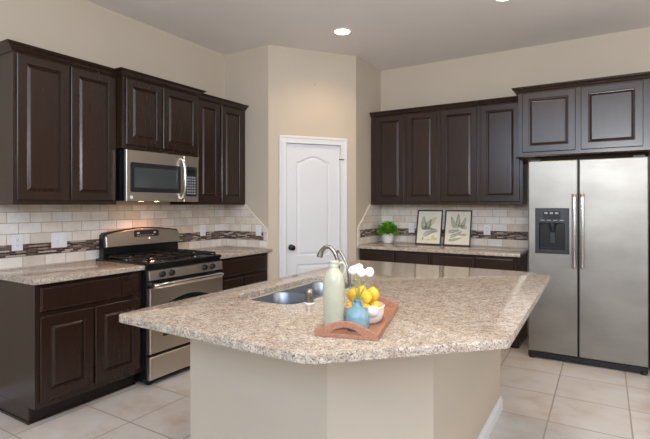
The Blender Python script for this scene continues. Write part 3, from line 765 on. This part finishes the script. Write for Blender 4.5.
# ------------------------------------------------------------------ refrigerator
fr = thing('refrigerator', (3.009, 5.2, 0), 0, 'side-by-side stainless refrigerator with dark ice dispenser', 'refrigerator')
FW = 0.888
bx('refrigerator_body', BLKPL, fr, 0.004, FW-0.004, -0.655, -0.0, 0.02, 1.748)
def rl(x0, x1, z0, z1, y): return rect_loop(x0, x1, z0, z1, y)
bm = bmesh.new(); a, b = 0.0, 0.392; z0, z1 = 0.066, 1.758
rings(bm, [rl(a, b, z0, z1, -0.66), rl(a, b, z0, z1, -0.712), rl(a+.003, b-.003, z0+.003, z1-.003, -0.718), rl(a+.010, b-.010, z0+.008, z1-.008, -0.720),
           rl(0.066, 0.322, 0.948, 1.336, -0.720), rl(0.066, 0.322, 0.948, 1.336, -0.664)], True, True)
ld = link('freezer_door', bm, STEELF, fr)
bm = bmesh.new(); a, b = 0.400, FW
rings(bm, [rl(a, b, z0, z1, -0.66), rl(a, b, z0, z1, -0.712), rl(a+.003, b-.003, z0+.003, z1-.003, -0.718), rl(a+.010, b-.010, z0+.008, z1-.008, -0.720)])
rd = link('refrigerator_door', bm, STEELF, fr)
# dispenser: frame with recess
bm = bmesh.new()
rings(bm, [rl(0.060, 0.328, 0.942, 1.342, -0.7205), rl(0.060, 0.328, 0.942, 1.342, -0.726), rl(0.064, 0.324, 0.946, 1.338, -0.729),
           rl(0.090, 0.290+0.006, 0.979, 1.213, -0.729), rl(0.094, 0.292, 0.985, 1.209, -0.668)], False, True)
dp = link('dispenser_frame', bm, GREYPL, ld)
bx('dispenser_back', BLACK, dp, 0.096, 0.290, -0.6685, -0.6682, 0.99, 1.206)
bx('control_display', BLACK, dp, 0.125, 0.26, -0.7305, -0.729, 1.245, 1.315)
bm = bmesh.new()
for k in range(4): box(bm, 0.105+k*0.05, 0.135+k*0.05, -0.7312, -0.7305, 1.232, 1.238)
link('button', bm, BTN, dp)
bm = bmesh.new()
for k in range(3): box(bm, 0.135+k*0.042, 0.160+k*0.042, -0.7312, -0.7305, 1.29, 1.305)
link('indicator', bm, BTN, dp)
bm = bmesh.new(); lathe(bm, [(0.03, 1.208), (0.03, 1.18), (0.022, 1.165), (0.018, 1.14), (0.0005, 1.138)], 20, 0.194, -0.698); link('dispenser_spout', bm, GREYPL, dp, smooth=True)
bx('paddle', GREYPL, dp, 0.172, 0.216, -0.682, -0.674, 1.03, 1.13, bevel=0.004)
bm = bmesh.new()
for k in range(8): box(bm, 0.10+k*0.024, 0.112+k*0.024, -0.722, -0.675, 0.9852, 0.990)
link('drip_tray', bm, BLKPL, dp)
for hx, par in ((0.367, ld), (0.427, rd)):
    bm = bmesh.new(); tube(bm, [(hx, -0.768, 0.84), (hx, -0.772, 0.9), (hx, -0.772, 1.38), (hx, -0.768, 1.44)], 0.0165, 14); h = link('door_handle', bm, CHROME, par, smooth=True)
    for hz in (0.852, 1.428):
        bm = bmesh.new(); tube(bm, [(hx, -0.7195, hz), (hx, -0.765, hz)], 0.010, 10); link('handle_mount', bm, CHROME, h, smooth=True)
    bm = bmesh.new(); tube(bm, [(hx, -0.768, 1.436), (hx, -0.768, 1.462)], 0.0175, 14); tag(link('handle_cap', bm, BRASSY, h), 'brass-coloured handle cap')
bm = bmesh.new(); box(bm, 0.0, FW, -0.70, -0.656, 0.012, 0.058)
for k in range(4): box(bm, 0.03, FW-0.03, -0.704, -0.70, 0.018+k*0.010, 0.023+k*0.010)
link('kick_grille', bm, BLKPL, fr)
for hx in (0.03, FW-0.03):
    bm = bmesh.new(); lathe(bm, [(0.0005, 0.0), (0.024, 0.0), (0.024, 0.03), (0.016, 0.036), (0.0005, 0.036)], 14, hx, -0.69); link('foot', bm, BLKPL, fr)
for a in (0.02, FW-0.10): bx('hinge_cover', BLKPL, fr, a, a+0.08, -0.70, -0.60, 1.7585, 1.772)

# ------------------------------------------------------------------ ceiling lights
first = None
labs = ['recessed ceiling light shining above the white pantry door', 'recessed ceiling light just above the top edge of the photo towards the refrigerator cabinet']
for k, (x, y) in enumerate(CAN_POS):
    lab = labs[k] if k < 2 else ['recessed ceiling light over the left end of the island', 'recessed ceiling light over the right end of the island', 'recessed ceiling light right of the refrigerator', 'recessed ceiling light right of the camera', 'recessed ceiling light behind the camera'][k-2]
    if first is None:
        first = thing('recessed_light', (x, y, CEIL), 0, lab, 'ceiling light', 'recessed ceiling lights')
        bm = bmesh.new(); lathe(bm, [(0.095, -0.0005), (0.095, -0.004), (0.078, -0.007), (0.072, -0.003), (0.072, -0.0005)], 32); link('trim_ring', bm, WHITE, first, smooth=True)
        bm = bmesh.new(); lathe(bm, [(0.0005, -0.003), (0.072, -0.003), (0.073, -0.0006)], 32); link('lamp_lens', bm, LAMPM, first)
    else: dup(first, (x, y, CEIL), label=lab)
    l_ = bpy.data.lights.new('recessed_light_glow', 'SPOT'); l_.energy = 42; l_.color = (1.0, 0.74, 0.46); l_.spot_size = RAD(140); l_.spot_blend = 0.9; l_.shadow_soft_size = 0.07
    o = bpy.data.objects.new('recessed_light_glow', l_); C.objects.link(o); o.location = (x, y, CEIL-0.02)

# ------------------------------------------------------------------ tray and what stands on it
TA = RAD(14.5); TC = Vector((2.840, 1.392, 0.9145)); ca, sa = math.cos(TA), math.sin(TA)
def ontray(u, v, z=0.0): return (TC.x + ca*u - sa*v, TC.y + sa*u + ca*v, TC.z + z)
# local u across (width .25), v along (length .50) starting at the near handle
tr = thing('serving_tray', tuple(TC), TA, 'reddish wooden tray with arched handles on the island', 'tray')
def m_tray():
    m, n, l, b = mat('reddish_wood', rough=0.45)
    t = noise(n, l, coords(n, l, (30, 3, 30)), 4, 4)
    l.new(ramp(n, l, t.outputs[0], [(0.3, srgb(158, 108, 84)), (0.7, srgb(178, 130, 106))]).outputs[0], b.inputs['Base Color']); return m
TRAYM = m_tray()
TW = 0.225; TLn = 0.47
bx('tray_bottom', TRAYM, tr, -TW/2+0.013, TW/2-0.013, 0.0, TLn, 0.0, 0.010)
for s in (-1, 1):
    x = s*(TW/2-0.006); bx('side_rail', TRAYM, tr, x-0.0065, x+0.0065, 0.0, TLn, 0.0, 0.022, bevel=0.002)
for y in (-0.0075, TLn+0.0075):
    N = 24
    outer = [(-TW/2, 0.0), (TW/2, 0.0)] + [(TW/2 - TW*k/N, 0.022 + 0.036*math.sin(math.pi*k/N)**1.3) for k in range(N+1)]
    hw = 0.105
    inner = [(-hw/2, 0.014), (hw/2, 0.014)] + [(hw/2 - hw*k/12, 0.016 + 0.021*math.sin(math.pi*k/12)**0.7) for k in range(13)]
    bm = bmesh.new(); allv = []
    for yy in (y-0.007, y+0.007):
        vo = [bm.verts.new((a, yy, b)) for a, b in outer]; vi = [bm.verts.new((a, yy, b)) for a, b in inner]; allv.append((vo, vi))
        ed = [bm.edges.new((vo[i], vo[(i+1) % len(vo)])) for i in range(len(vo))] + [bm.edges.new((vi[i], vi[(i+1) % len(vi)])) for i in range(len(vi))]
        bmesh.ops.triangle_fill(bm, edges=ed, use_beauty=True)
    for q in (0, 1):
        A_, B_ = allv[0][q], allv[1][q]
        for i in range(len(A_)): bm.faces.new((A_[i], A_[(i+1) % len(A_)], B_[(i+1) % len(B_)], B_[i]))
    link('end_handle', bm, TRAYM, tr, bevel=0.0015)

def m_ceramic(name, c1, c2, rough=0.25, sc=14):
    m, n, l, b = mat(name, rough=rough)
    t = noise(n, l, coords(n, l), sc, 4)
    l.new(ramp(n, l, t.outputs[0], [(0.35, c1), (0.65, c2)]).outputs[0], b.inputs['Base Color']); return m
SAGE = m_ceramic('sage_glaze', srgb(176, 176, 156), srgb(190, 189, 172), 0.18)
BLUE = m_ceramic('blue_glaze', srgb(112, 148, 164), srgb(138, 170, 182), 0.12)
WCER = m_ceramic('white_ceramic', srgb(228, 224, 220), srgb(236, 233, 230), 0.4)

bp = ontray(-0.066, 0.074, 0.0102)
bt = thing('ceramic_bottle', bp, 0, 'tall sage-green ceramic bottle with small loop handle on the tray', 'bottle')
bm = bmesh.new()
lathe(bm, [(0.0005, 0.0), (0.034, 0.0), (0.0385, 0.004), (0.0395, 0.012), (0.0395, 0.05), (0.040, 0.17), (0.0385, 0.190), (0.034, 0.206), (0.026, 0.219), (0.0185, 0.227), (0.0165, 0.234),
           (0.0175, 0.238), (0.0175, 0.242), (0.0165, 0.244), (0.017, 0.249), (0.0195, 0.252), (0.0195, 0.258), (0.017, 0.260), (0.012, 0.259), (0.011, 0.24), (0.0005, 0.235)], 36)
link('bottle_body', bm, SAGE, bt, smooth=True, angle=60)
bm = bmesh.new(); tube(bm, bez([(0.017, 0.0, 0.246), (0.030, 0.002, 0.252), (0.040, 0.003, 0.240), (0.040, 0.003, 0.222), (0.034, 0.002, 0.203)], 6), 0.0055, 10); link('loop_handle', bm, SAGE, bt, smooth=True)
bt.rotation_euler = (0, 0, RAD(25)); bt.scale = (0.985, 0.985, 0.94)

vp = ontray(0.020, 0.080, 0.0102)
vt = thing('bud_vase', vp, 0, 'small round turquoise glazed vase holding white flowers', 'vase')
bm = bmesh.new()
lathe(bm, [(0.0005, 0.0), (0.036, 0.0), (0.041, 0.005), (0.043, 0.018), (0.0435, 0.045), (0.040, 0.060), (0.030, 0.074), (0.018, 0.082), (0.0125, 0.088), (0.011, 0.095), (0.0115, 0.101), (0.0145, 0.105), (0.0135, 0.107), (0.009, 0.104), (0.008, 0.09), (0.0005, 0.06)], 36)
link('vase_body', bm, BLUE, vt, smooth=True, angle=60)
bm = bmesh.new()
for s in (-1, 1): tube(bm, bez([(s*0.012, 0, 0.101), (s*0.019, 0, 0.099), (s*0.021, 0, 0.090), (s*0.017, 0, 0.082)], 5), 0.0035, 8)
link('loop_handle', bm, BLUE, vt, smooth=True)

# flowers: white pompoms on green stems
PETAL = m_ceramic('white_petals', srgb(236, 236, 234), srgb(246, 246, 246), 0.7, 60)
STEMM = m_ceramic('flower_stem', srgb(132, 138, 66), srgb(158, 158, 88), 0.6, 30)
def flower(dx, dy, h, r, label, seed):
    rnd = random.Random(seed)
    t = thing('white_flower', (vp[0], vp[1], vp[2]+0.070), 0, label, 'flower', 'white pompom flowers')
    bm = bmesh.new(); tube(bm, bez([(dx*0.05, dy*0.05, 0.0), (dx*0.12, dy*0.1, 0.035), (dx*0.6, dy*0.6, h*0.6), (dx, dy, h-r*0.5)], 5), 0.002, 6); link('stem', bm, STEMM, t, smooth=True)
    bm = bmesh.new()
    n = 90
    for i in range(n):
        z = 1-2*(i+0.5)/n; rr_ = math.sqrt(1-z*z); a = i*2.39996
        d = Vector((rr_*math.cos(a), rr_*math.sin(a), z)); c = Vector((dx, dy, h)) + d*r*0.62
        s = d.orthogonal().normalized(); u = d.cross(s); w = r*0.30*rnd.uniform(0.8, 1.15)
        tip = c + d*r*0.42*rnd.uniform(0.8, 1.1)
        ring_ = [bm.verts.new(c + (s*math.cos(k*math.pi/2.5) + u*math.sin(k*math.pi/2.5))*w) for k in range(5)]
        mid = [bm.verts.new(c + d*r*0.28 + (s*math.cos(k*math.pi/2.5) + u*math.sin(k*math.pi/2.5))*w*0.8) for k in range(5)]
        tv = bm.verts.new(tip)
        for k in range(5): bm.faces.new((ring_[k], ring_[(k+1) % 5], mid[(k+1) % 5], mid[k])); bm.faces.new((mid[k], mid[(k+1) % 5], tv))
    bmesh.ops.create_icosphere(bm, subdivisions=2, radius=r*0.72, matrix=Matrix.Translation((dx, dy, h)))
    link('blossom', bm, PETAL, t, smooth=True, angle=180)
flower(-0.018, 0.004, 0.139, 0.0175, 'leftmost white pompom flower in the turquoise vase', 1)
flower(-0.005, 0.020, 0.146, 0.0165, 'highest white pompom flower behind the leftmost one', 2)
flower(0.017, -0.002, 0.134, 0.0165, 'lower white pompom flower right of the vase centre', 3)
flower(0.038, 0.018, 0.135, 0.018, 'rightmost white pompom flower in the turquoise vase', 4)

# bowl with lemons
kp_ = ontray(0.013, 0.212, 0.0102)
bw = thing('white_bowl', kp_, 0, 'white round bowl with a flat strap handle full of lemons', 'bowl')
bm = bmesh.new()
lathe(bm, [(0.0005, 0.0), (0.064, 0.0), (0.072, 0.004), (0.079, 0.03), (0.082, 0.056), (0.0835, 0.060), (0.081, 0.062), (0.0785, 0.056), (0.075, 0.03), (0.062, 0.010), (0.0005, 0.008)], 40)
link('bowl_body', bm, WCER, bw, smooth=True, angle=60)
bm = bmesh.new()
an = RAD(-42); c_, s_ = math.cos(an), math.sin(an)
pp = [(0.078, 0.060), (0.086, 0.072), (0.098, 0.070), (0.104, 0.054), (0.098, 0.036), (0.081, 0.030)]
for (r0, z0), (r1, z1) in zip(pp, pp[1:]):
    q = []
    for (r, z) in ((r0, z0), (r1, z1)):
        for w_ in (-0.020, 0.020): q.append((c_*r - s_*w_, s_*r + c_*w_, z))
    v4 = [bm.verts.new(p) for p in q]; bm.faces.new((v4[0], v4[1], v4[3], v4[2]))
bmesh.ops.remove_doubles(bm, verts=bm.verts, dist=1e-5)
sh = link('strap_handle', bm, WCER, bw, smooth=True, angle=60)
md_ = sh.modifiers.new('thick', 'SOLIDIFY'); md_.thickness = 0.004
def m_lemon():
    m, n, l, b = mat('lemon_skin', rough=0.35)
    b.inputs['Subsurface Weight'].default_value = 0.05
    v = coords(n, l); t = noise(n, l, v, 20, 3); t2 = noise(n, l, v, 320, 2)
    l.new(ramp(n, l, t.outputs[0], [(0.3, srgb(228, 176, 40)), (0.6, srgb(238, 202, 66)), (0.8, srgb(242, 216, 104))]).outputs[0], b.inputs['Base Color'])
    bump(n, l, b, t2.outputs[0], 0.25, 0.0008); return m
LEM = m_lemon()
lem = []
names = ['lemon at the right rim of the bowl', 'lemon at the back rim of the bowl', 'lemon at the left rim of the bowl beside the bottle', 'lemon at the front rim behind the vase neck', 'lemon at the front right rim above the strap handle']
for k in range(5):
    a = RAD(22+72*k); lem.append((0.0465*math.cos(a), 0.0465*math.sin(a), 0.049, names[k]))
names = ['topmost lemon on the right of the heap', 'topmost lemon at the back of the heap behind the flower stems', 'upper lemon at the left beside the bottle', 'upper lemon in the middle front of the heap']
for k in range(4):
    a = RAD(40+90*k); lem.append((0.0385*math.cos(a), 0.0385*math.sin(a), 0.098, names[k]))
L0 = None
rnd = random.Random(4)
for x, y, z, lab in lem:
    loc = (kp_[0]+x, kp_[1]+y, kp_[2]+z)
    rot = (rnd.uniform(-0.5, 0.5), rnd.uniform(-0.6, 0.6), rnd.uniform(0, 6))
    if L0 is None:
        prof = []
        for k in range(19):
            a = math.pi*k/18; r = 0.0265*math.sin(a)**0.92; zz = -0.029*math.cos(a)
            if k in (17, 18): zz += 0.004
            if k == 0: zz -= 0.002
            prof.append((max(r, 0.0008), zz))
        bm = bmesh.new(); lathe(bm, prof, 28, cap0=True, cap1=True)
        L0 = link('lemon', bm, LEM, None, smooth=True, angle=180, loc=loc); tag(L0, lab, 'fruit', 'lemons in the white bowl'); o = L0
    else:
        o = L0.copy(); C.objects.link(o); o.location = loc; o['label'] = lab
    o.rotation_euler = rot; s = rnd.uniform(0.90, 0.96); o.scale = (s, s, s)

# ------------------------------------------------------------------ potted plant
pt = thing('potted_plant', (1.395, 5.06, 0.9145), 0, 'bushy bright green plant in a white pot on the back countertop', 'plant')
bm = bmesh.new(); lathe(bm, [(0.0005, 0.0), (0.050, 0.0), (0.055, 0.004), (0.068, 0.06), (0.0745, 0.115), (0.0755, 0.12), (0.071, 0.12), (0.068, 0.10), (0.0005, 0.098)], 32); link('pot', bm, WCER, pt, smooth=True, angle=60)
LEAFM = m_ceramic('fresh_leaf', srgb(66, 136, 28), srgb(128, 192, 56), 0.45, 30)
def foliage():
    bm = bmesh.new(); rnd = random.Random(11)
    for i in range(330):
        a = rnd.uniform(0, 2*math.pi); e = rnd.uniform(-0.25, 1.45); R = rnd.uniform(0.100, 0.155)
        tip = Vector((math.cos(a)*math.cos(e)*R, math.sin(a)*math.cos(e)*R, 0.140 + math.sin(e)*R*0.86))
        root = Vector((tip.x*0.35, tip.y*0.35, 0.115 + (tip.z-0.115)*0.35))
        dr = (tip-root); L = rnd.uniform(0.036, 0.060); c0 = tip - dr.normalized()*L; dirv = (dr.normalized()+Vector((rnd.uniform(-.4, .4), rnd.uniform(-.4, .4), rnd.uniform(-.5, .2)))).normalized()
        side = dirv.cross(Vector((rnd.uniform(-.5, .5), rnd.uniform(-.5, .5), 1))).normalized(); up = side.cross(dirv); w = L*0.26
        pts = [c0, c0+dirv*L*0.35+side*w-up*0.003, c0+dirv*L*0.75+side*w*0.8-up*0.004, c0+dirv*L-up*0.006, c0+dirv*L*0.75-side*w*0.8-up*0.004, c0+dirv*L*0.35-side*w-up*0.003]
        m1 = bm.verts.new(c0+dirv*L*0.4+up*0.003); v6 = [bm.verts.new(p) for p in pts]
        for k in range(6): bm.faces.new((v6[k], v6[(k+1) % 6], m1))
        if i % 3 == 0: tube(bm, [root*0.4+Vector((0, 0, 0.06)), root, c0], 0.0011, 4)
    return bm
link('foliage', foliage(), LEAFM, pt, smooth=True, angle=180)
bm = bmesh.new(); lathe(bm, [(0.0005, 0.104), (0.067, 0.101)], 20); link('soil', bm, mat('potting_soil', srgb(50, 36, 26), 0.9)[0], pt)

# ------------------------------------------------------------------ fern pictures
PAPER = m_ceramic('print_paper', srgb(226, 218, 198), srgb(234, 228, 212), 0.6, 6)
INKG = mat('print_green', srgb(70, 92, 76), 0.7)[0]; INKY = mat('print_yellow_green', srgb(168, 170, 96), 0.7)[0]
FRM = mat('black_frame', srgb(34, 28, 28), 0.35)[0]
def frond(bm, x, z, ang, L, w, y, n=9, curve=0.0):
    n = int(n*1.5); w = w*1.25; a = ang; px_, pz_ = x, z
    for k in range(n):
        t = k/(n-1); st = L/n
        nx, nz = px_+math.cos(a)*st, pz_+math.sin(a)*st
        box_pts = [(px_-math.sin(a)*0.0012, pz_+math.cos(a)*0.0012), (px_+math.sin(a)*0.0012, pz_-math.cos(a)*0.0012), (nx+math.sin(a)*0.001, nz-math.cos(a)*0.001), (nx-math.sin(a)*0.001, nz+math.cos(a)*0.001)]
        bm.faces.new([bm.verts.new((p, y, q)) for p, q in box_pts])
        lw = w*(1-t)**0.7*(0.55+0.45*min(1, t*4))+0.004
        for s in (-1, 1):
            b = a + s*0.95; m_ = (px_+math.cos(b)*lw*0.5, pz_+math.sin(b)*lw*0.5); e = (px_+math.cos(b)*lw, pz_+math.sin(b)*lw); h = st*0.36
            q = [(px_, pz_), (m_[0]+math.cos(a)*h, m_[1]+math.sin(a)*h), e, (m_[0]-math.cos(a)*h, m_[1]-math.sin(a)*h)]
            bm.faces.new([bm.verts.new((p, y, r)) for p, r in q])
        px_, pz_ = nx, nz; a += curve/n
def picture(x, label, kind):
    W_, H_ = 0.300, 0.405
    t = thing('framed_fern_print', (x, 5.118, 0.9150), 0, label, 'picture', 'framed fern prints')
    t.rotation_euler = (RAD(-13.5), 0, 0)
    bm = bmesh.new(); L = [(0, 0.013), (0, 0.001), (0.003, 0.0), (0.010, 0.0), (0.013, 0.004), (0.013, 0.009)]
    rings(bm, [rect_loop(-W_/2+i, W_/2-i, i, H_-i, y) for i, y in L], True, False); link('frame', bm, FRM, t)
    pp_ = bx('print_sheet', PAPER, t, -W_/2+0.012, W_/2-0.012, 0.0088, 0.0115, 0.012, H_-0.012)
    bm = bmesh.new(); y = 0.0086; sprigs = []
    if kind == 1:
        frond(bm, -0.045, 0.17, 1.95, 0.17, 0.05, y, 10, -0.5); frond(bm, -0.03, 0.17, 1.35, 0.15, 0.045, y, 9, -0.4)
        sprigs.append((0.0, 0.22, 1.0, 0.14, 0.035, y, 9, -0.2))
        frond(bm, -0.06, 0.10, 0.75, 0.15, 0.035, y, 9, -0.9); frond(bm, -0.09, 0.19, 0.2, 0.14, 0.028, y, 8, -0.5); frond(bm, 0.10, 0.155, 2.7, 0.12, 0.026, y, 8, 0.5)
        sprigs.append((0.04, 0.06, 1.2, 0.06, 0.02, y, 6)); frond(bm, -0.07, 0.05, 1.4, 0.04, 0.012, y, 5); sprigs.append((0.06, 0.065, 0.3, 0.045, 0.018, y, 5))
        sprigs.append((-0.02, 0.055, 0.1, 0.05, 0.008, y, 5))
    else:
        frond(bm, 0.0, 0.21, 1.57, 0.16, 0.035, y, 10); frond(bm, -0.03, 0.20, 2.0, 0.15, 0.03, y, 9, -0.2); frond(bm, 0.04, 0.20, 1.15, 0.14, 0.03, y, 9, 0.2)
        frond(bm, -0.10, 0.15, 0.35, 0.13, 0.028, y, 9, -0.4); frond(bm, 0.10, 0.20, 2.7, 0.11, 0.026, y, 8, 0.3)
        frond(bm, -0.08, 0.10, 0.3, 0.15, 0.024, y, 9, 0.4); frond(bm, -0.09, 0.06, 0.1, 0.15, 0.02, y, 9, 0.3); frond(bm, 0.10, 0.13, 3.3, 0.09, 0.018, y, 8, -0.3)
        sprigs.append((0.0, 0.19, 1.3, 0.09, 0.02, y, 7))
    link('fern_drawing', bm, INKG, pp_)
    for a_ in sprigs:
        by = bmesh.new(); frond(by, *a_); link('fern_sprig', by, INKY, pp_)
picture(1.861, 'framed fern print beside the potted plant, left of the pair', 1)
picture(2.190, 'framed print of a three-fingered fern, right of the pair', 2)
